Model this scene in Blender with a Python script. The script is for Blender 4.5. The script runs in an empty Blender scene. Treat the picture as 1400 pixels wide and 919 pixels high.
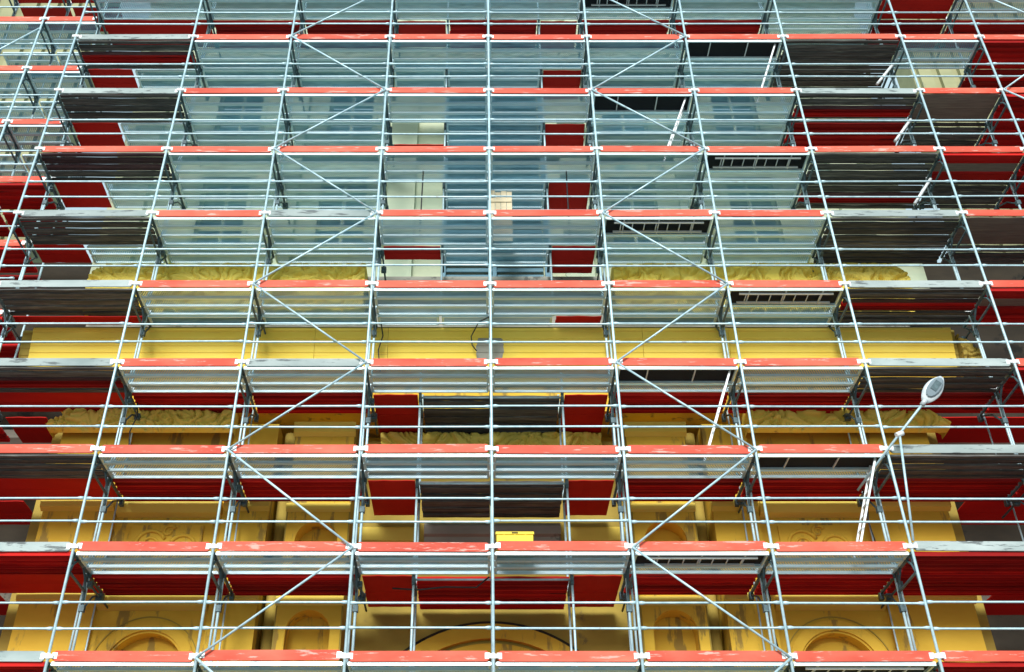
import bpy, math, random
from mathutils import Vector, noise
random.seed(7)
sc = bpy.context.scene
col = sc.collection

# ------------------------------------------------------------------ camera, world, sun, exposure
cam_d = bpy.data.cameras.new("camera")
cam = bpy.data.objects.new("camera", cam_d); col.objects.link(cam)
cam.location = (-0.2717, -19.098, -5.997)
cam.rotation_euler = (math.pi/2 + 0.6428, 0, 0)
cam_d.sensor_width = 36; cam_d.lens = 1489.84*36/1400
cam_d.shift_x = 46.74/1400; cam_d.shift_y = -88.2/1400
cam_d.clip_end = 2000; cam_d.clip_start = 0.1
sc.camera = cam

SUN_EL, SUN_AZ = math.radians(22), math.radians(191)      # azimuth from +Y, clockwise: behind the camera, a little left
w = bpy.data.worlds.new("World"); sc.world = w; w.use_nodes = True
wn = w.node_tree.nodes; wl = w.node_tree.links
sky = wn.new("ShaderNodeTexSky"); sky.sky_type = 'NISHITA'; sky.sun_disc = False
sky.sun_elevation = SUN_EL; sky.sun_rotation = SUN_AZ
sky.air_density = 1.0; sky.dust_density = 6.0; sky.ozone_density = 1.0
# thin overcast: most of the blue is veiled by an even pale cloud sheet
wtc = wn.new("ShaderNodeTexCoord"); wno = wn.new("ShaderNodeTexNoise"); wno.inputs["Scale"].default_value = 2.2; wno.inputs["Detail"].default_value = 5
wl.new(wtc.outputs["Generated"], wno.inputs["Vector"])
wmr = wn.new("ShaderNodeMapRange"); wmr.inputs[1].default_value = .3; wmr.inputs[2].default_value = .7; wmr.inputs[3].default_value = .70; wmr.inputs[4].default_value = .95
wl.new(wno.outputs["Fac"], wmr.inputs[0])
wmx = wn.new("ShaderNodeMix"); wmx.data_type = 'RGBA'; wmx.inputs[7].default_value = (4.2, 5.7, 6.3, 1)
wl.new(wmr.outputs[0], wmx.inputs[0]); wl.new(sky.outputs[0], wmx.inputs[6]); wl.new(wmx.outputs[2], wn["Background"].inputs[0])
wn["Background"].inputs[1].default_value = 0.10
sd = bpy.data.lights.new("sun", 'SUN'); sd.energy = 2.5; sd.angle = math.radians(20); sd.color = (0.98, 0.98, 1.0)
so = bpy.data.objects.new("sun", sd); col.objects.link(so)
sv = Vector((math.sin(SUN_AZ)*math.cos(SUN_EL), math.cos(SUN_AZ)*math.cos(SUN_EL), math.sin(SUN_EL)))
so.rotation_euler = (-sv).to_track_quat('-Z', 'Y').to_euler()
sc.view_settings.view_transform = 'Standard'; sc.view_settings.look = 'None'
sc.view_settings.exposure = 0.68; sc.view_settings.gamma = 1
sc.cycles.transparent_max_bounces = 24

# ------------------------------------------------------------------ materials
class NT:
    def __init__(s, name):
        m = bpy.data.materials.new(name); m.use_nodes = True
        s.m = m; s.n = m.node_tree.nodes; s.l = m.node_tree.links
        s.b = s.n["Principled BSDF"]; s.out = s.n["Material Output"]
    def new(s, t, **kw):
        n = s.n.new(t)
        for k, v in kw.items(): setattr(n, k, v)
        return n
    def link(s, a, b): s.l.new(a, b)
    def math(s, op, a, b=None, clamp=False):
        n = s.new("ShaderNodeMath", operation=op); n.use_clamp = clamp
        for i, v in enumerate((a, b)):
            if v is None: continue
            if isinstance(v, (int, float)): n.inputs[i].default_value = v
            else: s.link(v, n.inputs[i])
        return n.outputs[0]
    def coords(s, scale=(1,1,1), rand=True):
        tc = s.new("ShaderNodeTexCoord"); o = tc.outputs["Object"]
        if rand:
            oi = s.new("ShaderNodeObjectInfo")
            k = s.math('MULTIPLY', oi.outputs["Random"], 37.0)
            cb = s.new("ShaderNodeCombineXYZ")
            for i in range(3): s.link(k, cb.inputs[i])
            ad = s.new("ShaderNodeVectorMath", operation='ADD'); s.link(o, ad.inputs[0]); s.link(cb.outputs[0], ad.inputs[1]); o = ad.outputs[0]
        mp = s.new("ShaderNodeMapping"); mp.inputs["Scale"].default_value = scale; s.link(o, mp.inputs[0])
        return mp.outputs[0]
    def noise(s, vec, scale, detail=6, rough=.6):
        n = s.new("ShaderNodeTexNoise"); n.inputs["Scale"].default_value = scale; n.inputs["Detail"].default_value = detail
        n.inputs["Roughness"].default_value = rough; s.link(vec, n.inputs["Vector"]); return n.outputs["Fac"]
    def ramp(s, fac, stops):
        r = s.new("ShaderNodeValToRGB"); e = r.color_ramp.elements
        while len(e) < len(stops): e.new(.5)
        for i, (p, c) in enumerate(stops): e[i].position = p; e[i].color = (*c, 1)
        s.link(fac, r.inputs[0]); return r.outputs[0]
    def mix(s, fac, a, b, mode='MIX'):
        n = s.new("ShaderNodeMix", data_type='RGBA', blend_type=mode)
        for i, v in ((0, fac), (6, a), (7, b)):
            if isinstance(v, (int, float)): n.inputs[i].default_value = v
            elif isinstance(v, tuple): n.inputs[i].default_value = (*v, 1)
            else: s.link(v, n.inputs[i])
        return n.outputs[2]
    def hue(s, colr, amt):
        oi = s.new("ShaderNodeObjectInfo")
        v = s.math('ADD', s.math('MULTIPLY', oi.outputs["Random"], amt), 1 - amt/2)
        h = s.new("ShaderNodeHueSaturation"); s.link(v, h.inputs["Value"]); s.link(colr, h.inputs["Color"]); return h.outputs[0]
    def bump(s, h, strength, dist=.01):
        b = s.new("ShaderNodeBump"); b.inputs["Strength"].default_value = strength; b.inputs["Distance"].default_value = dist
        s.link(h, b.inputs["Height"]); s.link(b.outputs[0], s.b.inputs["Normal"])
    def set(s, rough, metal=0.0, colr=None):
        s.b.inputs["Roughness"].default_value = rough; s.b.inputs["Metallic"].default_value = metal
        if colr is not None:
            if isinstance(colr, tuple): s.b.inputs["Base Color"].default_value = (*colr, 1)
            else: s.link(colr, s.b.inputs["Base Color"])
        return s.m

def m_metal(name, c0, c1, rough, metal, sc_=6):
    t = NT(name); f = t.noise(t.coords(), sc_)
    c = t.hue(t.ramp(f, [(.3, c0), (.7, c1)]), .16)
    t.set(rough, metal, c); return t.m
def m_wood(name, c0, c1, c2, amt=.35, rough=.85):
    t = NT(name); v = t.coords((1, 14, 14)); f = t.noise(v, 1.6, 8, .65)
    v2 = t.coords((1, 2, 2)); f2 = t.noise(v2, 1.2, 4)
    c = t.ramp(f, [(.25, c0), (.5, c1), (.75, c2)])
    c = t.mix(t.math('MULTIPLY', f2, .5), c, c0)
    t.set(rough, 0, t.hue(c, amt)); t.bump(f, .5, .008); return t.m
def m_paint(name, c0, c1, wear, wear_at=.68, rough=.55, amt=.2, stretch=(1, 4, 4), sc_=1.5):
    t = NT(name); f = t.noise(t.coords(stretch), sc_, 6, .65)
    c = t.hue(t.ramp(t.noise(t.coords((.6, 1.5, 1.5)), 1.1, 4), [(.3, c0), (.7, c1)]), amt)
    k = t.ramp(f, [(wear_at, (0, 0, 0)), (min(1, wear_at + .05), (1, 1, 1))])
    t.set(rough, 0, t.mix(k, c, wear)); t.bump(f, .25, .004)
    t.b.inputs['Specular IOR Level'].default_value = .25; return t.m

M = {}
t = NT('galvanised_tube')                                    # zinc mottling, rust bloom and cement splashes
v = t.coords(); c = t.hue(t.ramp(t.noise(v, 7, 6), [(.3, (.36, .53, .58)), (.7, (.56, .74, .78))]), .22)
c = t.mix(t.ramp(t.noise(v, 2.3, 5, .7), [(.62, (0, 0, 0)), (.70, (1, 1, 1))]), c, (.34, .36, .35))
c = t.mix(t.ramp(t.noise(v, 3.7, 6, .7), [(.70, (0, 0, 0)), (.76, (1, 1, 1))]), c, (.26, .15, .09))
t.set(.45, .2, c); M['galv'] = t.m
M['shaded_galv'] = m_metal('shaded_frame_steel', (.03, .06, .07), (.10, .17, .185), .6, 0, 9)  # same galvanised steel as the tubes, darkened to paint in their shade
M['flange'] = m_metal('plank_flange', (.62, .84, .90), (.78, .93, .95), .4, .3, 4)
M['fitting'] = m_metal('zinc_fitting', (.70, .74, .74), (.82, .85, .84), .45, .15)
t = NT('perforated_sheet')                                   # pressed steel sheet with staggered round holes
v = t.coords((1, 1, 1), rand=False); sp = t.new("ShaderNodeSeparateXYZ"); t.link(v, sp.inputs[0])
P = 0.05
u = t.math('DIVIDE', sp.outputs[0], P); vv = t.math('DIVIDE', sp.outputs[1], P*.866)
def lattice(ou, ov):
    a = t.math('SUBTRACT', t.math('FRACT', t.math('ADD', u, 100+ou)), .5)
    b = t.math('SUBTRACT', t.math('FRACT', t.math('ADD', t.math('MULTIPLY', vv, .5), 100+ov)), .5)
    a2 = t.math('MULTIPLY', a, a); b2 = t.math('MULTIPLY', b, b); b2 = t.math('MULTIPLY', b2, 3.0)
    return t.math('SQRT', t.math('ADD', a2, b2))
dist = t.math('MINIMUM', lattice(0, 0), lattice(.5, .5))
hole = t.math('LESS_THAN', dist, .26)
f = t.noise(t.coords((1, 5, 3)), 2.2, 7, .65)
t.set(.5, .2, t.hue(t.ramp(f, [(.28, (.09, .25, .33)), (.5, (.20, .44, .54)), (.72, (.34, .60, .68))]), .45))
tr = t.new("ShaderNodeBsdfTransparent"); mx = t.new("ShaderNodeMixShader")
t.link(hole, mx.inputs[0]); t.link(t.b.outputs[0], mx.inputs[1]); t.link(tr.outputs[0], mx.inputs[2]); t.link(mx.outputs[0], t.out.inputs[0])
M['perf'] = t.m
M['wood'] = m_wood('old_grey_plank', (.025, .027, .026), (.10, .10, .093), (.26, .255, .225), 1.0)
M['wood_purple'] = m_wood('stained_plank', (.02, .008, .012), (.08, .035, .042), (.16, .09, .095), .8)
M['ply'] = m_wood('bare_plywood', (.13, .10, .08), (.22, .18, .145), (.30, .26, .2), .3)
M['redplank'] = m_paint('red_plank_paint', (.36, .005, .005), (.54, .014, .009), (.04, .008, .008), .62, .8, .8, (.5, 12, 12), 1.4)
M['redpanel'] = m_paint('red_panel_paint', (.46, .008, .005), (.56, .014, .008), (.26, .010, .008), .68, .8, .25)
M['redtoe'] = m_paint('red_toe_board_paint', (.56, .065, .035), (.74, .15, .092), (.66, .34, .28), .59, .65, .3, (.8, 6, 6), 2.4)
M['greytoe'] = m_paint('bleached_board', (.24, .30, .29), (.42, .48, .46), (.13, .15, .15), .56, .8, .25, (.7, 5, 5), 2.6)
M['yellow'] = m_paint('yellow_facade_paint', (.62, .39, .038), (.72, .48, .055), (.34, .23, .05), .56, .85, .1, (1.6, 1.6, .35), 1.5)
M['yellow_gap_lit'] = m_paint('gap_lit_yellow_trim', (.68, .52, .08), (.74, .58, .11), (.52, .38, .07), .7, .8, .1, (.6, 1, 2), 1.2)  # trim yellow, brightened to paint in light from the deck gaps
M['cornice'] = m_paint('cornice_yellow', (.86, .61, .075), (.89, .69, .12), (.62, .38, .07), .64, .8, .14, (.25, 4, 9), 1.1)
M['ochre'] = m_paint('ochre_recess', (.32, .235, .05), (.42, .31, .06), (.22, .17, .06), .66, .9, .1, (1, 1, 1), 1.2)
M['carved'] = m_paint('carved_yellow', (.82, .64, .10), (.87, .72, .16), (.56, .42, .11), .66, .85, .1, (1, 1, 1), 2.5)
M['stone'] = m_paint('grey_stone', (.24, .24, .20), (.36, .35, .29), (.14, .14, .12), .58, .95, .15, (1, 1, 1), 2.2)
M['upper'] = m_paint('pale_plaster', (.46, .56, .40), (.62, .66, .45), (.28, .42, .36), .60, .9, .1, (.5, .5, .35), .9)
M['upper_trim'] = m_paint('pale_trim', (.42, .52, .38), (.54, .60, .43), (.28, .40, .34), .64, .9, .1, (1, 1, 1), 1.5)
M['glass'] = NT('window_glass').set(.08, 0, (.05, .10, .12))
M['wing'] = m_paint('wing_plaster', (.26, .27, .15), (.36, .36, .20), (.20, .23, .16), .6, .9, .1, (1, 1, .4), 1.2)
M['zinc'] = m_metal('zinc_bounce_cover', (.12, .17, .19), (.2, .26, .28), .6, .1)
M['shade_stone'] = m_paint('shade_dark_stone', (.03, .026, .02), (.055, .045, .03), (.015, .015, .013), .6, .95, .15, (1, 1, 1), 1.0)  # stone colour darkened to carry the shade at the building's ends
M['shutter_blue'] = m_paint('blue_grey_paint', (.13, .26, .33), (.19, .34, .40), (.10, .18, .22), .62, .6, .3)
M['pitch'] = NT('dark_board').set(.9, 0, (.005, .008, .011))
M['black'] = NT('black_rubber').set(.6, 0, (.012, .012, .014))
M['bright_yellow'] = m_paint('bright_yellow_plastic', (.85, .62, .01), (.88, .68, .015), (.8, .55, .02), .7, .4, .02)
M['palewood'] = m_wood('new_timber', (.50, .42, .26), (.62, .54, .36), (.7, .62, .44), .1)
M['lamp_white'] = m_metal('lamp_enamel', (.42, .48, .50), (.54, .59, .60), .4, .1)
M['lens'] = NT('lamp_lens').set(.2, 0, (.20, .26, .29))
t = NT('paving'); f = t.noise(t.coords(), .6); t.set(.9, 0, t.ramp(f, [(.3, (.18, .18, .175)), (.7, (.27, .27, .26))])); M['paving'] = t.m

# ------------------------------------------------------------------ mesh helpers
class MB:
    def __init__(s): s.v = []; s.f = []; s.mi = []; s.sm = []
    def face(s, idx, mi=0, sm=False): s.f.append(idx); s.mi.append(mi); s.sm.append(sm)
    def box(s, x0, x1, y0, y1, z0, z1, mi=0):
        o = len(s.v); s.v += [(x, y, z) for z in (z0, z1) for y in (y0, y1) for x in (x0, x1)]
        for q in ((0, 2, 3, 1), (4, 5, 7, 6), (0, 1, 5, 4), (1, 3, 7, 5), (3, 2, 6, 7), (2, 0, 4, 6)): s.face([o+i for i in q], mi)
        return s
    def prism(s, pts, y0, y1, mi=0):                  # outline in x,z, counter-clockwise seen from -y
        o = len(s.v); n = len(pts); s.v += [(x, y0, z) for x, z in pts] + [(x, y1, z) for x, z in pts]
        s.face([o+i for i in range(n)], mi); s.face([o+n+i for i in range(n)][::-1], mi)
        for i in range(n): j = (i+1) % n; s.face([o+j, o+i, o+n+i, o+n+j], mi)
        return s
    def extr(s, prof, x0, x1, mi=0):                  # profile in y,z swept along x
        o = len(s.v); n = len(prof); s.v += [(x0, y, z) for y, z in prof] + [(x1, y, z) for y, z in prof]
        s.face([o+i for i in range(n)], mi); s.face([o+n+i for i in range(n)][::-1], mi)
        for i in range(n): j = (i+1) % n; s.face([o+i, o+n+i, o+n+j, o+j], mi)
        return s
    def tube(s, pts, r, n=8, mi=0, cap=True):
        pts = [Vector(p) for p in pts]; o = len(s.v); m = len(pts)
        rs = r if isinstance(r, (list, tuple)) else [r]*m
        up = None
        for i, p in enumerate(pts):
            d = (pts[min(i+1, m-1)] - pts[max(i-1, 0)]).normalized()
            if up is None:
                up = Vector((0, 0, 1)) if abs(d.z) < .9 else Vector((0, 1, 0))
            a = d.cross(up).normalized(); up = a.cross(d).normalized()
            for k in range(n):
                th = 2*math.pi*k/n; q = p + (a*math.cos(th) + up*math.sin(th))*rs[i]; s.v.append(tuple(q))
        for i in range(m-1):
            for k in range(n):
                k2 = (k+1) % n; s.face([o+i*n+k, o+i*n+k2, o+(i+1)*n+k2, o+(i+1)*n+k], mi, True)
        if cap:
            s.face([o+k for k in range(n)][::-1], mi); s.face([o+(m-1)*n+k for k in range(n)], mi)
        return s
    def mesh(s, name, mats):
        me = bpy.data.meshes.new(name); me.from_pydata(s.v, [], s.f)
        for m in (mats if isinstance(mats, (list, tuple)) else [mats]): me.materials.append(M[m] if isinstance(m, str) else m)
        me.polygons.foreach_set("material_index", s.mi); me.polygons.foreach_set("use_smooth", s.sm); me.update()
        return me

def link(name, data, parent=None, loc=(0, 0, 0), rot=(0, 0, 0)):
    o = bpy.data.objects.new(name, data); col.objects.link(o); o.location = loc; o.rotation_euler = rot
    if parent: o.parent = parent
    return o
def tag(o, label, cat, group=None):
    assert 4 <= len(label.split()) <= 16, label
    o['label'] = label; o['category'] = cat
    if group: o['group'] = group
    return o
def thing(name, label, cat, loc=(0, 0, 0), group=None): return tag(link(name, None, None, loc), label, cat, group)
CACHE = {}
def cached(key, fn):
    if key not in CACHE: CACHE[key] = fn()
    return CACHE[key]

# ------------------------------------------------------------------ layout of the scaffold
SX = {-4: -10.78, -3: -7.71, -2: -5.14, -1: -2.57, 0: 0.0, 1: 2.57, 2: 5.14, 3: 7.71, 4: 10.78, 5: 12.85, 6: 15.42}
BAYS = {'L4': (-4, -3), 'L3': (-3, -2), 'L2': (-2, -1), 'L1': (-1, 0), 'R1': (0, 1), 'R2': (1, 2), 'R3': (2, 3), 'R4': (3, 4), 'R5': (4, 5), 'R6': (5, 6)}
BN = {'L4': 'fourth bay left of centre post', 'L3': 'third bay left of centre post', 'L2': 'second bay left of centre post',
      'L1': 'first bay left of centre post', 'R1': 'first bay right of centre post', 'R2': 'second bay right of centre post',
      'R3': 'third bay right of centre post', 'R4': 'fourth bay right of centre post', 'R5': 'fifth bay right of centre post',
      'R6': 'last bay at the right edge'}
LN = ['lowest level', 'second level up', 'third level up', 'fourth level up', 'fifth level up', 'sixth level up', 'seventh level up', 'eighth level up', 'ninth level up', 'tenth level up', 'topmost level']
LEVELS = range(0, 10)
BOT, TOP = -7.6, 20.6
DECK = -.09

# setting -----------------------------------------------------------
g = link('ground', MB().box(-400, 400, -400, 400, -.3, 0).mesh('ground', 'paving'), None, (0, 0, BOT)); g['kind'] = 'structure'

# ------------------------------------------------------------------ deck pieces
def steel_plank(L, W=.305):
    def mk():
        b = MB()
        o = len(b.v); b.v += [(0, .0, 0), (L, 0, 0), (L, W, 0), (0, W, 0)]; b.face([o, o+1, o+2, o+3], 0)
        b.box(0, L, 0, .006, -.066, 0, 1); b.box(0, L, W-.006, W, -.066, 0, 1)
        b.box(0, L, .006, .030, -.066, -.062, 1); b.box(0, L, W-.030, W-.006, -.066, -.062, 1)
        b.box(-.02, .03, .02, W-.02, -.05, -.008, 1); b.box(L-.03, L+.02, .02, W-.02, -.05, -.008, 1)
        return b.mesh('steel_plank', ['perf', 'flange'])
    return cached(('s', round(L, 3), W), mk)
def solid_plank(L, W, T, mat):
    def mk():
        b = MB(); n = 6; bow = .006
        rows = []
        for i in range(n+1):
            x = L*i/n; dz = bow*math.sin(i*2.1+W*50); dy = .003*math.sin(i*1.3+L)
            o = len(b.v); b.v += [(x, dy, -T+dz), (x, W+dy, -T+dz*.5), (x, W+dy, dz*.5), (x, dy, dz)]; rows.append(o)
        for i in range(n):
            a, c = rows[i], rows[i+1]
            for k in range(4): k2 = (k+1) % 4; b.face([a+k, a+k2, c+k2, c+k])
        if mat == 'redplank': b.box(0, L, .001, .012, -T-.040, -T+.012).box(0, L, W-.012, W-.001, -T-.03, -T+.012)
        b.face([rows[0]+k for k in (0, 3, 2, 1)]); b.face([rows[-1]+k for k in (0, 1, 2, 3)])
        return b.mesh('plank', mat)
    return cached(('p', round(L, 3), W, T, mat), mk)

PHR = {'S': 'perforated steel', 'W': 'dark grey timber', 'R': 'dark red plank', 'P': 'brown plywood', 'M': 'grey and red plank', 'X': 'plywood and red plank',
       'V': 'purple stained timber', 'D': 'red panel'}
def lay(root, kind, L, y0, y1):
    """fill a deck rectangle (local x 0..L, y0..y1) with planks, each a part"""
    if kind == 'S':
        n = max(1, round((y1-y0)/.32)); wd = (y1-y0)/n
        for i in range(n): link('steel_plank', steel_plank(L, round(wd-.014, 3)), root, (0, y0+i*wd, 0))
        return
    n = {'W': 8, 'V': 8, 'R': 5, 'M': 8, 'P': 2, 'X': 3, 'D': 2}[kind]
    if y1-y0 > 1.2 and kind in 'WR': n = {'W': 10, 'R': 7}[kind]
    wd = (y1-y0)/n
    for i in range(n):
        mat = {'W': 'wood', 'V': 'wood_purple' if i < 5 else 'wood', 'R': 'redplank', 'M': ('wood', 'wood', 'wood', 'wood_purple', 'redplank', 'redplank', 'wood', 'wood')[i % 8], 'P': 'ply',
               'X': ('redplank', 'ply', 'redplank')[i % 3], 'D': 'redpanel'}[kind]
        nm = 'panel' if kind in 'PD' else 'plank'
        T = .021 if kind in 'PD' else .042
        gap = .004 if kind in 'D' else random.uniform(.012, .03)
        link(nm, solid_plank(L, round(wd-(.006 if kind in 'PD' else .026), 3), T, mat), root, (random.uniform(-.012, .012), y0+i*wd+gap*.4, random.uniform(-.008, .008)-(.024 if i % 2 and kind in 'WVM' else 0) if kind not in 'PD' else random.uniform(-.004, .002)))

def make_deck(kind, lv, bay_txt, x0, x1, y0, y1, z, inner=False, extra=''):
    nm = {'S': 'steel_deck', 'W': 'timber_deck', 'V': 'timber_deck', 'R': 'red_deck', 'P': 'plywood_deck', 'M': 'mixed_deck', 'X': 'mixed_deck', 'D': 'red_deck'}[kind]
    lab = f"{PHR[kind]} {'inner deck' if inner else 'deck'}, {LN[lv]}, {extra}{bay_txt}"
    r = thing(nm, lab, 'deck', (x0, 0, z), 'inner decks beside the building' if inner else 'scaffold decks along the front')
    lay(r, kind, x1-x0, y0, y1); return r

def ladder_parts(root, L, w, name='ladder'):
    """a ladder lying along local +x, y 0..w, as a part with rails and rungs"""
    lad = link(name, None, root)
    for y in (0, w): link('rail', cached(('rail', round(L, 2)), lambda: MB().box(0, L, -.014, .014, -.02, .02).mesh('rail', 'fitting')), lad, (0, y, 0))
    n = int(L/.27)
    for i in range(n): link('rung', cached(('rung', w), lambda: MB().tube([(0, 0.016, 0), (0, w-.016, 0)], .013, 6).mesh('rung', 'fitting')), lad, (.16+i*.27, 0, 0))
    return lad
def make_hatch(lv, bay, x0, x1, z, down):
    L = x1-x0
    lab = f"hatch deck with ladder {'lowered' if down else 'stowed underneath'}, {LN[lv]}, {BN[bay]}"
    r = thing('hatch_deck', lab, 'hatch deck', (x0, 0, z), 'hatch decks with ladders')
    b = MB().box(0, L, .06, .09, -.07, 0).box(0, L, .615, .645, -.07, 0).box(0, .04, .09, .615, -.06, -.004).box(L-.04, L, .09, .615, -.06, -.004)
    link('deck_frame', b.mesh('deck_frame', 'flange'), r)
    hx = L-.95 if down else L+.1
    if down:
        link('panel', MB().box(.042, L-.042, .092, .613, -.018, -.006).mesh('panel', 'pitch'), r)
        for x in (.62, 1.60): link('cross_bar', cached('cb', lambda: MB().box(-.012, .012, .092, .613, -.05, -.02).mesh('cross_bar', 'fitting')), r, (x, 0, 0))
        lad = ladder_parts(r, 2.12, .34)
        a = math.atan2(1.98, .74)
        lad.location = (L-.14, .18, -.03); lad.rotation_euler = (0, math.pi-a, 0)
    else:
        link('panel', MB().box(.042, L-.042, .092, .613, -.018, -.006).mesh('panel', 'pitch'), r)
        for x in (.45, 1.25, 2.05): link('cross_bar', cached('cb', lambda: MB().box(-.012, .012, .092, .613, -.05, -.02).mesh('cross_bar', 'fitting')), r, (x, 0, 0))
        lad = ladder_parts(r, 2.05, .32); lad.location = (.22, .17, -.085)
    link('steel_plank', steel_plank(L, .31), r, (0, .69, 0))
    return r

SCUFF = ['scuffed', 'smooth', 'faded', 'chipped', 'bright']
def toe_mesh(L, mat, seed):
    def mk():
        b = MB(); c = .045
        b.prism([(0, -.055), (c, -.09), (L-c, -.09), (L, -.055), (L, .055), (L-c, .09), (c, .09), (0, .055)], 0, .03)
        return b.mesh('toe_board', mat)
    return cached(('toe', round(L, 3), mat), mk)
def toe_fit():
    return cached('toefit', lambda: MB().box(-.012, .075, -.006, -.001, -.05, .055).box(-.045, -.012, -.006, .03, -.02, .03).mesh('end_plate', 'fitting'))
def make_toe(lv, bay_txt, x0, x1, y, z, grey, extra=''):
    L = x1-x0-.13
    word = 'bleached grey' if grey else 'red painted'
    o = link('toe_board', toe_mesh(L, 'greytoe' if grey else 'redtoe', 0), None, (x0+.065+random.uniform(-.012, .012), y, z+random.uniform(-.012, .012)), (0, random.uniform(-.005, .005), 0))
    tag(o, f"{word} toe board, {LN[lv]}, {extra}{bay_txt}", 'toe board', 'toe boards along the deck edges')
    link('end_plate', toe_fit(), o, (0, 0, 0)); link('end_plate', toe_fit(), o, (L, 0.0245, 0), (0, 0, math.pi)).location = (L, -.007, 0)
    return o

FRONT = {   # level: deck kind per bay (H = hatch, ladder stowed; h = hatch, ladder lowered)
 9: dict(L4='S', L3='S', L2='S', L1='S', R1='S', R2='H', R3='S', R4='S', R5='D', R6='S'),
 8: dict(L4='M', L3='S', L2='S', L1='S', R1='S', R2='S', R3='h', R4='W', R5='S', R6='R'),
 7: dict(L4='W', L3='S', L2='S', L1='S', R1='S', R2='h', R3='S', R4='M', R5='P', R6='R'),
 6: dict(L4='V', L3='S', L2='S', L1='S', R1='S', R2='S', R3='H', R4='W', R5='X', R6='R'),
 5: dict(L4='W', L3='S', L2='S', L1='S', R1='S', R2='H', R3='S', R4='W', R5='P'),
 4: dict(L4='W', L3='S', L2='S', L1='S', R1='S', R2='S', R3='H', R4='M', R5='X'),
 3: dict(L4='M', L3='S', L2='S', L1='S', R1='S', R2='h', R3='S', R4='W', R5='R'),
 2: dict(L4='W', L3='S', L2='S', L1='S', R1='S', R2='S', R3='h', R4='W', R5='R'),
 1: dict(L4='R', L3='S', L2='S', L1='S', R1='S', R2='H', R3='S', R4='R'),
 0: dict(L4='R', L3='S', L2='S', L1='S', R1='S', R2='S', R3='H', R4='R'),
}
GREY = {(0, 'L4'), (1, 'L4'), (1, 'R4'), (2, 'R4'), (3, 'L4'), (3, 'L2'), (3, 'R4'), (4, 'L4'), (4, 'R4'), (5, 'L4'), (5, 'L2'), (5, 'R4'), (7, 'L4'), (7, 'R4'), (8, 'L4')}
for k in LEVELS:
    for bay in ('R5', 'R6'): FRONT[k].setdefault(bay, 'R')
    for bay, kind in FRONT[k].items():
        a, c = BAYS[bay]; x0, x1 = SX[a], SX[c]; z = 2.0*k+DECK
        if kind in 'Hh': make_hatch(k, bay, x0+.055, x1-.055, z, kind == 'h')
        else: make_deck(kind, k, BN[bay], x0+.055, x1-.055, .065, 1.035, z)
        make_toe(k, BN[bay], x0, x1, .028, 2.0*k, (k, bay) in GREY)

# inner decks between the inner standards and the building
IN = {}
for k in LEVELS:
    lo = k <= 3
    xa, xb = (-1.5, 1.53) if lo else (-1.11, 1.43)
    y1 = {3: 1.86, 4: 1.40, 5: 1.72}.get(k, 2.04)
    L = []
    def add(kind, x0, x1, bay, extra='', y0=1.05, y1=y1): L.append((kind, x0, x1, bay, extra, y0, y1))
    s = 'R' if lo else 'S'
    if lo:
        add('D', -10.72, -7.77, 'L4')
        for bay in ('L3', 'L2', 'R2', 'R3'): a, c = BAYS[bay]; add('R', SX[a]+.06, SX[c]-.06, bay)
        add('D', -2.5, xa-.05, 'L1', 'end of ', 1.15, 2.82); add('D', xb+.05, 2.5, 'R1', 'end of ', 1.15, 2.82)
        add({3: 'W', 2: 'W', 1: 'R', 0: 'R'}[k], xa+.05, -.012, 'L1', '', 1.2, 2.85); add({3: 'W', 2: 'W', 1: 'R', 0: 'R'}[k], .012, xb-.05, 'R1', '', 1.2, 2.85)
        add('D', 9.98, 12.75, 'R5', 'back row of ', 2.12, 3.3); add('D', -10.72, -9.82, 'L4', 'back row of ', 2.12, 3.3)
        add('R', 7.77, 10.72, 'R4'); add('R', 10.84, 12.79, 'R5')
    else:
        for bay in ('L3', 'L2', 'R2', 'R3'):
            a, c = BAYS[bay]; add('R' if k == 9 else 'S', SX[a]+.06, SX[c]-.06, bay)
        if k in (5, 9): add('D', -2.5, xa-.05, 'L1', 'end of ', 1.1, 1.6 if k == 5 else y1)
        elif k == 4: add('S', -2.5, xa-.05, 'L1', 'end of ')
        elif k == 7: add('D', -2.5, xa-.05, 'L1', 'back strip of ', 1.85, 2.1)
        elif k == 8: add('S', -2.5, xa-.05, 'L1', 'end of ')
        c = 'R' if k == 9 else 'S'
        add(c, xa+.05, -.012, 'L1'); add(c, .012, xb-.05, 'R1')
        add('D', xb+.05, 2.5, 'R1', 'end of ', 1.1, 2.15 if k > 4 else y1)
        if k in (5, 6, 7, 8): add('D', -10.72, -9.55, 'L4', 'outer end of ')
        if k == 9: add('D', -10.72, -7.77, 'L4')
        elif k == 4: add('D', -10.72, -7.77, 'L4', '', 1.1, 1.42)
        else: add('S', -9.45, -7.77, 'L4')
        add({4: 'W', 5: 'W', 6: 'M', 7: 'R', 8: 'W', 9: 'S'}[k], 7.77, 10.72, 'R4')
        if k != 8: add({4: 'R', 5: 'W', 6: 'W', 7: 'W', 9: 'R'}[k], 10.84, 12.79, 'R5')
        if k >= 6: add('R', 12.91, 15.36, 'R6')
    for kind, x0, x1, bay, extra, yy0, yy1 in L:
        make_deck(kind, k, BN[bay], x0, x1, yy0, yy1, 2.0*k+DECK-.03, True, extra)

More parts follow.
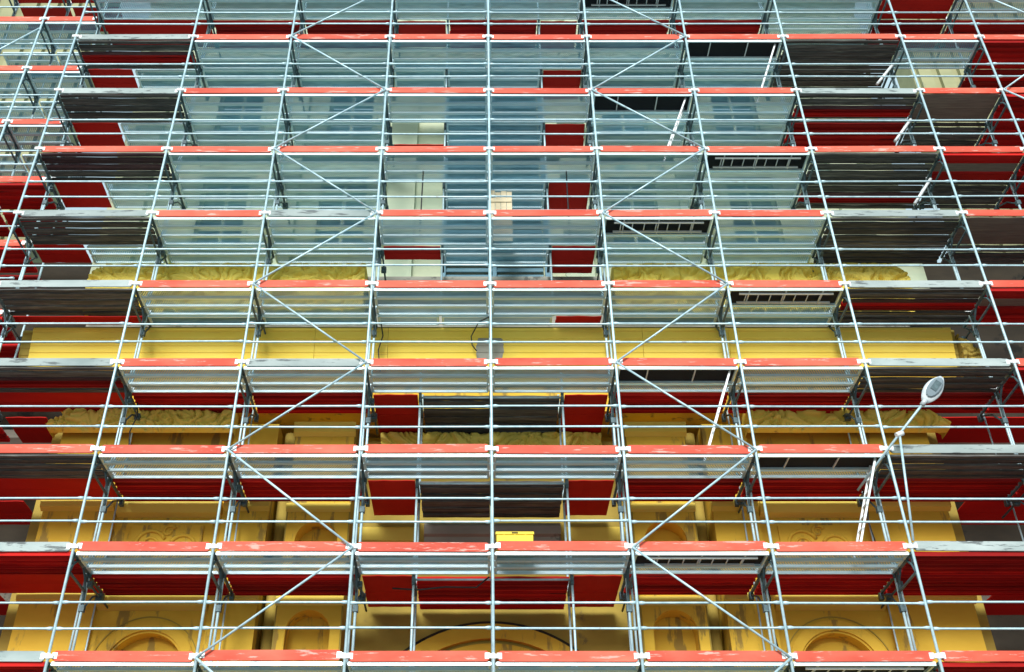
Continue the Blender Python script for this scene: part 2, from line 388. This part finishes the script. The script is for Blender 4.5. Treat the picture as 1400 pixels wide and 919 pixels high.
# ------------------------------------------------------------------ scaffold frame
scaf = thing('scaffold', 'galvanised steel tube scaffold frame standing across the whole yellow church front', 'scaffold', (0, 0, 0))
std_m = MB().tube([(0, 0, BOT), (0, 0, TOP)], .027, 10).mesh('standard', 'galv')
cup_m = MB().tube([(0, 0, -.055), (0, 0, -.04), (0, 0, .04), (0, 0, .055)], [.03, .042, .042, .03], 10).box(-.085, -.03, -.03, .0, -.035, .03).box(.03, .085, -.03, .0, -.035, .03).mesh('coupler', 'fitting')
clip_m = MB().tube([(0, 0, -.04), (0, 0, .04)], .036, 8).mesh('clip', 'fitting')
def rail_mesh(L, r=.0205):
    return cached(('rail', round(L, 2), r), lambda: MB().tube([(.028, 0, 0), (.09, 0, 0), (.15, 0, 0), (L-.15, 0, 0), (L-.09, 0, 0), (L-.028, 0, 0)], [r*1.5, r*1.7, r, r, r*1.7, r*1.5], 8).mesh('guard_rail', 'galv'))
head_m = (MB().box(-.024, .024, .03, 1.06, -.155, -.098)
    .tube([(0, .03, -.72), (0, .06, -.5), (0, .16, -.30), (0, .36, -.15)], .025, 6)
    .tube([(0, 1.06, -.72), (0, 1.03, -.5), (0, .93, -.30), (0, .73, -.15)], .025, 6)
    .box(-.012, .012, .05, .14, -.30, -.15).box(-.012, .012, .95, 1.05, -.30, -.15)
    .box(-.02, .02, .03, 1.06, 1.9-2-.40, 1.9-2-.37).mesh('frame_head', 'shaded_galv'))
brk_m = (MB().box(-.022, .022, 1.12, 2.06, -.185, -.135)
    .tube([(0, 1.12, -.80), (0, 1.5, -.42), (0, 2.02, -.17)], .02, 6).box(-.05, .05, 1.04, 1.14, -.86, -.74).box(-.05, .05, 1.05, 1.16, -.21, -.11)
    .box(-.04, .04, 1.96, 2.07, -.29, -.14).mesh('bracket', 'shaded_galv'))
tie_m = (MB().tube([(.06, .98, -.34), (.06, 2.5, -.34)], .022, 6).box(.02, .10, 1.03, 1.15, -.40, -.28).box(-.01, .11, 1.7, 1.79, -.41, -.27).mesh('wall_tie', 'shaded_galv'))
post_in = {}
for i, X in SX.items():
    st = link('standard', std_m, scaf, (X, 0, 0), (0, random.uniform(-.0006, .0006), 0)); s2 = link('standard', std_m, scaf, (X, 1.09, 0))
    for k in LEVELS:
        link('coupler', cup_m, st, (0, 0, 2.0*k-.02)); link('coupler', cup_m, s2, (0, 0, 2.0*k-.02))
        link('frame_head', head_m, scaf, (X, 0, 2.0*k))
        if i != 0 and not (abs(i) > 4 and k < 5):
            link('bracket', brk_m if k not in (4, 5) else cached('brk_short', lambda: MB().box(-.022, .022, 1.12, 1.5, -.185, -.135).tube([(0, 1.12, -.6), (0, 1.46, -.17)], .02, 6).box(-.05, .05, 1.04, 1.14, -.66, -.54).mesh('bracket', 'shaded_galv')), scaf, (X, 0, 2.0*k))
        if (k+i) % 2 == 0 and i != 0: link('wall_tie', tie_m, scaf, (X, 0, 2.0*k))
    # second inner tube of the bracket scaffold and the slim back post near the wall
    if i not in (0, 5, 6):
        s = 1 if i > 0 else -1
        link('inner_post', MB().tube([(X+s*.10, 1.2, BOT), (X+s*.10, 1.2, TOP)], .024, 8).mesh('inner_post', 'galv'), scaf)
        link('back_post', MB().tube([(X+s*.10, 2.03, BOT), (X+s*.10, 2.03, 6.0)], .018, 8).mesh('back_post', 'galv'), scaf)
for x, z0, z1 in ((-1.5, BOT, 6.4), (1.53, BOT, 6.4), (-1.11, 7.9, TOP), (1.43, 7.9, TOP)):
    for yy in (1.12, 2.05):
        if yy > 2 and z0 > 7: continue
        link('inner_post', MB().tube([(x, yy, z0), (x, yy, z1)], .024, 8).mesh('inner_post', 'galv'), scaf)
    for k in LEVELS:
        if z0 <= 2*k-.2 <= z1:
            link('bracket', cached('brk_in', lambda: MB().box(-.03, .03, 1.15, 2.03, -.21, -.14).box(-.03, .03, 1.06, 1.18, -.33, -.10).mesh('bracket', 'shaded_galv')), scaf, (x, 0, 2.0*k))
for k in LEVELS:                                          # ledgers carrying the inner centre decks
    if k < 4: link('inner_ledger', MB().tube([(-1.5, 1.12, 2*k-.22), (1.53, 1.12, 2*k-.22)], .022, 8).mesh('inner_ledger', 'galv'), scaf)
for bay, (a, c) in BAYS.items():
    L = SX[c]-SX[a]
    for k in LEVELS:
        for h in (.47, .93): link('guard_rail', rail_mesh(L), scaf, (SX[a], random.uniform(-.006, .006), 2.0*k+h+random.uniform(-.012, .012)), (0, random.uniform(-.004, .004), 0))
        if k >= 5 and bay in ('L3', 'L2', 'L1', 'R1', 'R2', 'R3'):
            link('inner_rail', cached(('ir', L), lambda: MB().tube([(.03, 0, 0), (L-.03, 0, 0)], .019, 6).mesh('inner_rail', 'galv')), scaf, (SX[a], 1.06, 2.0*k+.95))
for k in range(-1, 10):
    z0, z1 = 2.0*k-.06, 2.0*k+1.94
    for s in (-1, 1):
        xo, xi = s*5.14, s*2.57
        # even level: starts at the outer post
        a, b = ((xo, z0), (xi, z1)) if k % 2 == 0 else ((xi, z0), (xo, z1))
        link('diagonal_brace', MB().tube([(a[0], -.055, a[1]), (b[0], -.055, b[1])], .022, 8).mesh('diagonal_brace', 'galv'), scaf)
for k in (7, 8):
    a, b = ((SX[5], 2.0*k-.06), (SX[6], 2.0*k+1.94)) if k % 2 else ((SX[6], 2.0*k-.06), (SX[5], 2.0*k+1.94))
    link('diagonal_brace', MB().tube([(a[0], -.055, a[1]), (b[0], -.055, b[1])], .022, 8).mesh('diagonal_brace', 'galv'), scaf)
link('diagonal_brace', MB().tube([(SX[5], -.055, 13.94), (SX[6], -.055, 12.0)], .022, 8).mesh('diagonal_brace', 'galv'), scaf)
# loose raking tubes at the right hand wide bay
for k in (6, 7, 8): link('raking_tube', MB().tube([(10.02, .5, 2*k-1.45+.02*k), (10.62, .55, 2*k-.5)], .036, 8).mesh('raking_tube', 'fitting'), scaf)

# ------------------------------------------------------------------ set-back side scaffold at the left
side = thing('side_scaffold', 'set-back tube scaffold at the left edge, behind the main scaffold', 'scaffold')
SS = (-14.0, -12.43, -10.93)
SY = 1.09
for X in SS[:2]:
    for yy in (SY, SY+1.09):
        st = link('standard', std_m, side, (X, yy, 0))
        for k in range(0, 11): link('coupler', cup_m, st, (0, 0, 2.0*k-.02))
    for k in range(0, 11):
        link('frame_head', head_m, side, (X, SY, 2.0*k))
link('standard', std_m, side, (-10.93, SY+1.09, 0))
for j in (0, 1):
    L = SS[j+1]-SS[j]
    pos = 'outer bay of the set-back side scaffold' if j == 0 else 'bay where side scaffold meets main scaffold'
    for k in range(0, 11):
        for h in (.47, .93): link('guard_rail', rail_mesh(L), side, (SS[j], SY, 2.0*k+h))
        make_toe(k, pos, SS[j], SS[j+1], SY+.028, 2.0*k, False)
        kind = {10: 'D', 9: 'S', 8: 'S', 7: 'S'}.get(k, 'R')
        make_deck(kind, k, pos, SS[j]+.05, SS[j+1]-.05, SY+.06, SY+1.03, 2.0*k+DECK)
        make_deck({10: 'D', 9: 'S', 8: 'S', 7: 'S'}.get(k, 'R'), k, pos, SS[j]+.05, SS[j+1]-.05, SY+1.15, SY+2.1, 2.0*k+DECK-.03, True)
link('diagonal_brace', MB().tube([(-14.0, SY-.055, 15.94), (-12.43, SY-.055, 17.5)], .022, 8).mesh('diagonal_brace', 'galv'), side)

# ------------------------------------------------------------------ the yellow building
bld = thing('church', 'yellow baroque church front with carved friezes standing behind the scaffold', 'church')
def part(name, b, mat, lab=None, parent=None):
    o = link(name, b.mesh(name, mat), parent or bld)
    if lab: o['label'] = lab
    return o
def arch_wall(b, x0, x1, z0, z1, y, cx, r, zs, depth, zb=None, n=24, back=True, mi=0):
    """wall face in the plane y with an arched recess of the given depth"""
    zb = z0 if zb is None else zb
    arc = [(cx + r*math.cos(math.pi*i/n), zs + r*math.sin(math.pi*i/n)) for i in range(n+1)]   # right to left
    o = len(b.v)
    def q(p): b.v.append(p); return len(b.v)-1
    def quad(p): b.face([q(v) for v in p], mi)
    quad([(x0, y, z0), (cx-r, y, z0), (cx-r, y, z1), (x0, y, z1)]) if cx-r > x0 else None
    quad([(cx+r, y, z0), (x1, y, z0), (x1, y, z1), (cx+r, y, z1)]) if cx+r < x1 else None
    for i in range(n):
        (xa, za), (xb, zb_) = arc[i], arc[i+1]
        quad([(xb, y, zb_), (xa, y, za), (xa, y, z1), (xb, y, z1)])
        quad([(xa, y, za), (xb, y, zb_), (xb, y+depth, zb_), (xa, y+depth, za)])
        if back: quad([(xb, y+depth, z0), (xa, y+depth, z0), (xa, y+depth, za), (xb, y+depth, zb_)])
    quad([(cx-r, y, z0), (cx-r, y+depth, z0), (cx-r, y+depth, zs), (cx-r, y, zs)])
    quad([(cx+r, y+depth, z0), (cx+r, y, z0), (cx+r, y, zs), (cx+r, y+depth, zs)])
    return b
def ring(b, cx, cz, r0, r1, y0, y1, a0=0, a1=math.pi, n=40):
    for i in range(n):
        t0, t1 = a0+(a1-a0)*i/n, a0+(a1-a0)*(i+1)/n
        P_ = [(cx+r*math.cos(t), cz+r*math.sin(t)) for r, t in ((r0, t0), (r1, t0), (r1, t1), (r0, t1))]
        b.prism(P_, y0, y1)
    return b
WZ = 5.75
part('wall_core', MB().box(-9.3, 9.4, 3.29, 3.8, BOT, 7.4), 'yellow')
for s in (-1, 1):
    def X(a, c): return (min(s*a, s*c), max(s*a, s*c))
    E = 9.4 if s < 0 else 9.6
    part('corner_pier', MB().box(*X(7.9, E), 2.22, 2.94, BOT, WZ), 'yellow')
    part('inner_pier', MB().box(*X(4.66, 5.62), 2.22, 2.94, BOT, WZ), 'yellow')
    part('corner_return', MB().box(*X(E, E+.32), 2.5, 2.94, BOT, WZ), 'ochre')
    cx = s*6.76
    b = MB(); arch_wall(b, *X(5.62, 7.9), BOT, 2.0, 2.38, cx, .76, .42, .3)
    part('arched_panel', b, 'yellow')
    part('arch_moulding', ring(MB(), cx, .42, .80, 1.00, 2.33, 2.379), 'yellow')
    part('arch_groove', ring(MB(), cx, .42, 1.065, 1.085, 2.36, 2.379), 'ochre')
    part('panel', MB().box(*X(5.62, 7.9), 2.38, 2.94, 2.0, WZ), 'yellow')
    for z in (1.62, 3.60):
        part('moulding', MB().extr([(2.37, z), (2.22, z+.06), (2.14, z+.20), (2.14, z+.29), (2.37, z+.31)], *X(5.66, 7.86)), 'yellow_gap_lit')
        part('moulding', MB().extr([(2.219, z+.08), (2.10, z+.14), (2.08, z+.29), (2.219, z+.31)], *X(7.9, E+.04)), 'yellow_gap_lit')
        part('moulding', MB().extr([(2.219, z+.08), (2.10, z+.14), (2.08, z+.29), (2.219, z+.31)], *X(4.64, 5.60)), 'yellow_gap_lit')
    part('raised_panel', MB().box(*X(6.0, 7.5), 2.33, 2.379, 2.25, 3.42), 'yellow')
    # carved medallion: scrolls of swept tubes
    b = MB()
    for px, pz, r0, turns, sg in ((-.32, 2.98, .34, 1.9, 1), (.40, 2.92, .30, 1.7, -1), (.05, 3.28, .14, 1.2, 1)):
        pts = [];
        for i in range(34):
            u_ = i/33; rr = r0*(1-.86*u_); th = sg*(2*math.pi*turns*u_)+(.4 if sg > 0 else 2.7)
            pts.append((cx+px+rr*math.cos(th), 2.325, pz+rr*math.sin(th)))
        b.tube(pts, [.045*(1-.5*i/33) for i in range(34)], 6)
    for i in range(6): b.tube([(cx-.5+.2*i, 2.325, 2.62), (cx-.46+.2*i, 2.30, 2.72+.05*(i % 2)), (cx-.36+.2*i, 2.325, 2.66)], [.02, .045, .02], 6)
    part('carved_medallion', b, 'yellow')
    # niche bay
    nx = s*3.62
    b = MB(); arch_wall(b, *X(2.98, 4.26), BOT, 1.99, 2.26, nx, .44, 1.16, .42); part('niche', b, 'yellow')
    b = MB(); arch_wall(b, *X(2.98, 4.26), 2.0, 4.05, 2.26, nx, .44, 3.05, .42); part('niche', b, 'yellow')
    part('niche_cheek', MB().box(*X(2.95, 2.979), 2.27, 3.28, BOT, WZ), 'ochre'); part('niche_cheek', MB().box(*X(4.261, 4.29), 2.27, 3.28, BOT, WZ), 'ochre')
    part('niche_top', MB().box(*X(2.98, 4.26), 2.2, 2.94, 4.06, WZ), 'yellow')
    part('niche_ledge', MB().extr([(2.19, 5.42), (2.10, 5.5), (2.06, 5.72), (2.19, 5.73)], *X(2.95, 4.3)), 'yellow_gap_lit')
    for z in (1.68, 3.68): part('niche_ledge', MB().extr([(2.25, z), (2.2, z+.04), (2.18, z+.17), (2.25, z+.18)], *X(2.95, 4.3)), 'yellow_gap_lit')
    part('slim_column', MB().tube([(s*4.47, 2.75, BOT), (s*4.47, 2.75, WZ)], .13, 16), 'ochre')
# centre bay with a wide arch and stone ledge
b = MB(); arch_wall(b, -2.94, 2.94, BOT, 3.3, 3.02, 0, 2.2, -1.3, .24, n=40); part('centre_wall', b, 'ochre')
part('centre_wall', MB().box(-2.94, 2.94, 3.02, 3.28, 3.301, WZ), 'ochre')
part('arch_moulding', ring(MB(), 0, -1.3, 2.24, 2.46, 2.94, 3.019), 'yellow')
part('arch_moulding', ring(MB(), 0, -1.3, 2.54, 2.84, 2.88, 3.019), 'yellow')
part('arch_groove', ring(MB(), 0, -1.3, 2.88, 2.93, 3.0, 3.019, .12, math.pi-.12), 'shade_stone')
part('stone_ledge', MB().extr([(3.01, 3.16), (2.95, 3.2), (2.93, 3.42), (2.84, 3.45), (2.80, 3.62), (2.86, 3.70), (3.01, 3.72)], -1.42, 1.50), 'stone', 'weathered grey stone ledge above the centre arch')
for x in (-1.25, 1.35): part('ledge_console', MB().extr([(3.01, 2.7), (2.95, 2.75), (2.86, 3.1), (2.86, 3.159), (3.01, 3.159)], x-.1, x+.1), 'stone')
for s in (-1, 1): part('spandrel_band', MB().extr([(3.01, 3.3), (2.94, 3.35), (2.94, 3.62), (3.01, 3.68)], *((-2.9, -1.55) if s < 0 else (1.6, 2.9))), 'yellow_gap_lit')

def carve(x0, x1, zlo, zhi, y, depth, seed, mat, name='carved_frieze', top_amp=.12, freq=2.2, lean=0.0, fall=None):
    """deeply carved scrollwork: a relief of warped ridges over a solid backing"""
    L = x1-x0; nx_ = int(L/.022); nz = max(8, int((zhi-zlo)/.022)); b = MB()
    off = Vector((seed*7.3, seed*3.1, 0))
    for j in range(nz+1):
        for i in range(nx_+1):
            x = x0+L*i/nx_; e = (x-x0)/L
            tp = zhi - top_amp*abs(noise.noise(Vector((x*1.3, seed, 0)))) - (fall(e) if fall else 0)
            z = zlo+(tp-zlo)*j/nz
            p = Vector((x*freq, z*freq*1.3, 0))+off
            wv = Vector((noise.noise(p*.8), noise.noise(p*.8+Vector((9, 4, 2))), 0))*1.9
            n1 = noise.noise(p+wv); n2 = noise.noise(p*2.0+wv*2.2)
            h = (1-math.exp(-(n1/.075)**2))*(.85+.2*abs(n1))*(.55+.45*(1-math.exp(-(n2/.07)**2)))
            edge = min(1, j/2.0, (nz-j)/2.0+.3)
            b.v.append((x, y-depth*h*edge*.6-depth*.7*math.sin(math.pi*(.08+.52*j/nz))+lean*(1-j/nz), z))
    for j in range(nz):
        for i in range(nx_):
            a = j*(nx_+1)+i; b.face([a, a+1, a+nx_+2, a+nx_+1], 0, True)
    # closed sides and a back so that it is a solid block
    n0 = len(b.v); yb = y+.25
    for i in range(nx_+1): vx = b.v[nz*(nx_+1)+i]; b.v.append((vx[0], yb, vx[2]))
    for i in range(nx_): a = nz*(nx_+1)+i; b.face([a, a+1, n0+i+1, n0+i])
    for i0 in (0, nx_):
        o0 = len(b.v)
        for j in range(nz+1): vx = b.v[j*(nx_+1)+i0]; b.v.append((vx[0], yb, vx[2]))
        for j in range(nz):
            q_ = [j*(nx_+1)+i0, (j+1)*(nx_+1)+i0, o0+j+1, o0+j]; b.face(q_ if i0 else q_[::-1])
    return part(name, b, mat)
o = carve(10.57, 11.0, 6.7, 7.7, 1.80, .30, 31, 'ochre', 'cornice_end', .3, 3.0, 0, lambda e: .5*e); o['label'] = 'broken weathered end of the cornice'
fallL = lambda e: .45*max(0, .12-e)/.12
fallR = lambda e: .45*max(0, e-.88)/.12
carve(-9.6, -5.6, 5.42, 5.98, 2.06, .30, 3, 'carved', 'carved_capital', .05, 2.2, 0, fallL)
carve(5.6, 9.95, 5.42, 5.98, 2.06, .30, 5, 'carved', 'carved_capital', .05, 2.2, 0, fallR)
carve(-2.45, 2.5, 5.1, 5.83, 2.98, .28, 8, 'carved', 'carved_frieze', .05, 1.7)
carve(-9.5, -2.95, 8.5, 9.82, 1.98, .30, 11, 'carved', 'carved_frieze', .05, 2.0, 0, lambda e: .3*max(0, .05-e)/.05)
carve(2.95, 9.95, 8.5, 9.82, 1.98, .30, 14, 'carved', 'carved_frieze', .05, 2.0, 0, lambda e: .3*max(0, e-.95)/.05)
part('entablature', MB().box(-9.5, 9.7, 2.05, 3.28, 5.98, 6.6), 'yellow')
part('attic_wall', MB().box(-9.5, 9.9, 2.2, 3.2, 7.82, 9.8), 'stone')
part('added_bounce_cover', MB().box(-10.34, 10.29, 1.43, 2.19, 7.804, 7.812), 'zinc')  # unseen grey sheet added to cut yellow bounce off the cornice top
# big cornice, built of long stones with fine step lines
prof = [(2.6, 6.61), (1.95, 6.615), (1.85, 6.75), (1.70, 6.82), (1.66, 7.02), (1.60, 7.05), (1.585, 7.20), (1.565, 7.22), (1.55, 7.36), (1.53, 7.385), (1.515, 7.52), (1.50, 7.545), (1.48, 7.70), (1.45, 7.74), (1.45, 7.80), (2.6, 7.80)]
cuts = [-10.35, -3.95, -2.3, .0, 3.45, 5.4, 10.45]
for a, c in zip(cuts, cuts[1:]): part('cornice_stone', MB().extr(prof, a+.004, c-.004), 'cornice')
part('cornice_end', MB().extr([(y+.12, z) for y, z in prof[:-1]]+[(2.6, 7.78)], -10.62, -10.356), 'ochre')
part('cornice_end', MB().extr([(y+.10, z) for y, z in prof[:-1]]+[(2.6, 7.76)], 10.456, 10.56), 'ochre')
pp = [(y-.006, z) for y, z in prof[5:12]]
b = MB(); xe = [(-.29, .27), (-.31, .30), (-.30, .32), (-.32, .30), (-.29, .31), (-.27, .29), (-.26, .25)]
for i, ((y, z), (xa, xb)) in enumerate(zip(pp, xe)): b.v += [(xa, y, z), (xb, y, z)]
for i in range(len(pp)-1): b.face([2*i, 2*i+1, 2*i+3, 2*i+2])
part('bare_patch', b, 'stone', 'bare grey patch in the middle of the yellow cornice')
# pale upper storey, set back
UX0, UX1 = -10.05, 11.0
wins = [(-7.0, .62), (-3.85, .62), (3.85, .62), (7.0, .62)]
zr = [(9.81, 11.2, False), (11.2, 13.6, True), (13.6, 15.1, False), (15.1, 17.2, True), (17.2, 21.5, False)]
for zb, zt, has in zr:
    xs = [UX0]
    if has:
        for wx, hw in wins: xs += [wx-hw, wx+hw]
    xs.append(UX1)
    for i in range(0, len(xs), 2): part('upper_wall', MB().box(xs[i], xs[i+1], 2.9, 3.4, zb+.001, zt-.001), 'upper')
    if has:
        for wx, hw in wins:
            fr = part('window', MB().box(wx-hw-.12, wx-hw, 2.84, 2.97, zb-.1, zt+.12).box(wx+hw, wx+hw+.12, 2.84, 2.97, zb-.1, zt+.12).box(wx-hw, wx+hw, 2.84, 2.97, zt, zt+.12).box(wx-hw, wx+hw, 2.80, 2.97, zb-.1, zb), 'upper_trim')
            for a in (-hw, 0.02):
                for q_ in range(3):
                    h_ = (zt-zb)/3
                    part('pane', MB().box(wx+a+.03, wx+a+hw-.05, 3.15, 3.17, zb+q_*h_+.03, zb+(q_+1)*h_-.03), 'glass', None, fr)
            part('glazing_bars', MB().box(wx-.03, wx+.02, 3.12, 3.2, zb, zt).box(wx-hw, wx-.03, 3.125, 3.19, zb+.78, zb+.83).box(wx+.02, wx+hw, 3.125, 3.19, zb+.78, zb+.83), 'upper_trim', None, fr)
sh = part('shutter', MB().box(-1.2, -1.08, 2.72, 2.899, 9.9, 17.0).box(1.42, 1.54, 2.72, 2.899, 9.9, 17.0).box(.1, .2, 2.74, 2.899, 9.9, 17.0), 'shutter_blue')
slat = MB().extr([(2.76, -.09), (2.78, -.10), (2.88, .09), (2.86, .10)], 0, 1.17).mesh('slat', M['shutter_blue'])
for i in range(34):
    for x in (-1.075, .205): link('slat', slat, sh, (x, 0, 10.05+.206*i))
for px in (-9.4, -5.4, -2.3, 2.3, 5.4, 9.6): part('pilaster', MB().box(px-.36, px+.36, 2.72, 2.899, 9.83, 17.0), 'upper_trim')
part('string_course', MB().extr([(2.71, 14.2), (2.6, 14.25), (2.55, 14.42), (2.71, 14.5)], UX0, UX1), 'upper_trim')
carve(UX0, UX1, 17.3, 19.6, 2.55, .2, 21, 'upper_trim', 'carved_frieze', .1, 1.6)
part('upper_cornice', MB().extr([(2.9, 19.6), (2.5, 19.65), (2.2, 19.9), (1.9, 20.0), (1.9, 20.3), (2.9, 20.35)], UX0, UX1), 'upper_trim')

for nm, x0, x1, lab in (('side_wing', -26.0, -13.1, 'pale yellow wing wall set back beyond the left scaffold'), ('side_wing', 13.9, 26.0, 'pale yellow wing wall set back beyond the right end of the church')):
    r = thing(nm, lab, 'building', ((x0+x1)/2, 5.5, BOT), 'wing walls beside the church')
    hw = (x1-x0)/2
    link('wall', MB().box(-hw, hw, 0, 1, 0, 33).mesh('wall', 'wing'), r)
    for i in range(18):
        x = -hw+.35+i*(2*hw-.7)/17
        link('wall_rib', cached('rib', lambda: MB().box(-.2, .2, -.16, -.001, 0, 32.6).mesh('wall_rib', 'wing')), r, (x, 0, 0))

for x0, x1, sd_ in ((-26.0, -9.75, 'left'), (9.95, 26.0, 'right')):
    r = thing('aisle_wall', f'stone aisle wall, painted dark as shade, behind the {sd_} end of the scaffold', 'wall', ((x0+x1)/2, 4.4, BOT), 'aisle walls beside the church')
    hw = (x1-x0)/2
    link('wall', MB().box(-hw, hw, 0, 1, 0, 19.5).mesh('wall', 'shade_stone'), r)
    for z in (6.0, 10.0, 14.0, 18.0): link('string_course', MB().extr([(-.001, z), (-.16, z+.1), (-.18, z+.3), (-.001, z+.36)], -hw, hw).mesh('string_course', 'stone'), r)

# ------------------------------------------------------------------ small things on the scaffold
r = thing('street_lamp', 'street lamp with pale oval head on a tube arm, right of centre', 'street lamp', (7.71, -.05, 3.9))
A = Vector((-.06, -.06, -.02)); H = Vector((.74, -.56, .82))
link('arm', MB().tube([A - (H-A)*.55 + Vector((0, .5, 0)), A, A.lerp(H, .5), H], .024, 8).mesh('arm', 'galv'), r)
J = A.lerp(H, .33)
link('brace', MB().tube([(.02, -.06, -1.85), J], .024, 8).mesh('brace', 'galv'), r)
link('clamp', MB().tube([J-Vector((.07, 0, .03)), J+Vector((.07, 0, .03))], .055, 8).mesh('clamp', 'fitting'), r)
def lamp_head():
    b = MB(); n, m = 16, 9
    for i in range(m+1):                                   # cobra head: oval in plan, domed top, flat underside
        u_ = i/m; wv = .17*math.sin(math.pi*min(1, u_*.86+.10))**.75; hh = .10*math.sin(math.pi*min(1, u_*.82+.12))**.8
        for k in range(n):
            th = 2*math.pi*k/n; zz = math.sin(th)*hh; zz = zz if zz > 0 else zz*.35
            b.v.append((u_*.66, math.cos(th)*wv, zz))
    for i in range(m):
        for k in range(n): k2 = (k+1) % n; b.face([i*n+k, (i+1)*n+k, (i+1)*n+k2, i*n+k2], 0, True)
    b.face([k for k in range(n)]); b.face([m*n+k for k in range(n)][::-1]); return b
hd = link('lamp_head', lamp_head().mesh('lamp_head', 'lamp_white'), r, H+Vector((-.02, .02, -.02)))
ax = Vector((.62, -.35, .70)).normalized(); dn = Vector((-.38, -.8, -.47)); dn = (dn-ax*dn.dot(ax)).normalized()
from mathutils import Matrix
hd.rotation_euler = Matrix((ax, (-dn).cross(ax), -dn)).transposed().to_euler(); hd.scale = (.92, 1.0, 1.0)
b = MB(); n = 14
pts = [(.37+.255*math.cos(2*math.pi*i/n), .125*math.sin(2*math.pi*i/n)) for i in range(n)]
o = len(b.v); b.v += [(x, y, -.040) for x, y in pts]+[(x*.9+.036, y*.8, -.062) for x, y in pts]
for i in range(n): j = (i+1) % n; b.face([i, n+i, n+j, j])
b.face([n+i for i in range(n)][::-1]); link('lens', b.mesh('lens', 'lens'), hd)
link('gear_tray', MB().prism([(.30, -.075), (.52, -.075), (.52, -.063), (.30, -.063)], -.06, .06).mesh('gear_tray', 'shaded_galv'), hd)
link('neck', MB().tube([(-.10, 0, 0), (.06, 0, 0)], .05, 10).mesh('neck', 'lamp_white'), hd)

r = thing('crate', 'bright yellow crate on the second level beside the centre post', 'crate', (.42, .30, 2+DECK))
b = MB().box(-.34, .34, -.14, -.12, .004, .42).box(-.34, .34, .12, .14, .004, .42).box(-.34, -.32, -.12, .12, .004, .42).box(.32, .34, -.12, .12, .004, .42).box(-.32, .32, -.12, .12, .004, .02)
link('body', b.mesh('body', 'bright_yellow'), r); link('rim', MB().box(-.355, .355, -.16, -.141, .37, .42).box(-.355, .355, .141, .16, .37, .42).box(-.36, -.341, -.141, .141, .37, .42).box(.341, .36, -.141, .141, .37, .42).mesh('rim', 'bright_yellow'), r)
for x in (-.2, 0, .2): link('rib', cached('crib', lambda: MB().box(-.012, .012, -.152, -.141, .02, .365).mesh('rib', 'bright_yellow')), r, (x, 0, 0))
link('hand_slot', MB().box(-.06, .06, -.166, -.1605, .382, .408).mesh('hand_slot', 'pitch'), r)
r = thing('timber_stack', 'pale timber boards standing upright beside the centre post, sixth level up', 'timber', (.01, .98, 10+DECK))
for i, h_ in enumerate((1.58, 1.52, 1.56, 1.54)):
    link('board', MB().box(.004+.137*i, .132+.137*i, -.02, .005+.004*(i % 2), .002, h_).mesh('board', 'palewood'), r)
link('batten', MB().box(.02, .53, -.045, -.021, 1.20, 1.27).mesh('batten', 'palewood'), r)
for x, s in ((-1.62, 'left'), (1.86, 'right')):
    tag(link('iron_rod', MB().tube([(0, 0, 0), (.02, .06, 1.95)], .016, 6).mesh('iron_rod', 'black'), None, (x, .62, 10+DECK+.001)), f"dark iron rod upright on the sixth level, {s} of the pale timber boards", 'rod', 'dark rods on the sixth level')
tag(link('cable', MB().tube([(-.02, 1.02, 8.0-.2), (-.25, 1.15, 7.75), (-.42, 1.35, 7.5), (-.40, 1.40, 7.3), (-.3, 1.41, 7.15)], .014, 6).mesh('cable', 'black'), None), 'thin black cable looping over the bare patch of the yellow cornice', 'cable')
pts = [(-1.9, 1.15, 1.62), (-1.4, 1.12, 1.58), (-.9, 1.08, 1.62), (-.3, 1.05, 1.60), (-.05, 1.02, 1.80)]
tag(link('cable', MB().tube(pts, .016, 6).mesh('cable', 'black'), None), 'black cable sagging under the second level left of the centre post', 'cable')

for i, k, dx, y in ((-3, 3, .12, 1.35), (-2, 2, -.1, 1.3), (2, 1, .14, 1.32), (3, 2, -.12, 1.4), (-1, 4, .12, 1.3), (1, 5, .1, 1.25)):
    x = SX[i]+dx; z = 2*k-.2
    side_ = f"{['', 'first', 'second', 'third'][abs(i)]} post {'left' if i < 0 else 'right'} of centre post"
    tag(link('cable', MB().tube([(x, y, z), (x+.05, y+.03, z-.3), (x-.03, y, z-.7), (x+.04, y+.02, z-1.25)], .014, 6).mesh('cable', 'black'), None), f"black cable hanging below the {LN[k]} at the {side_}", 'cable', 'cables hanging from the frames')
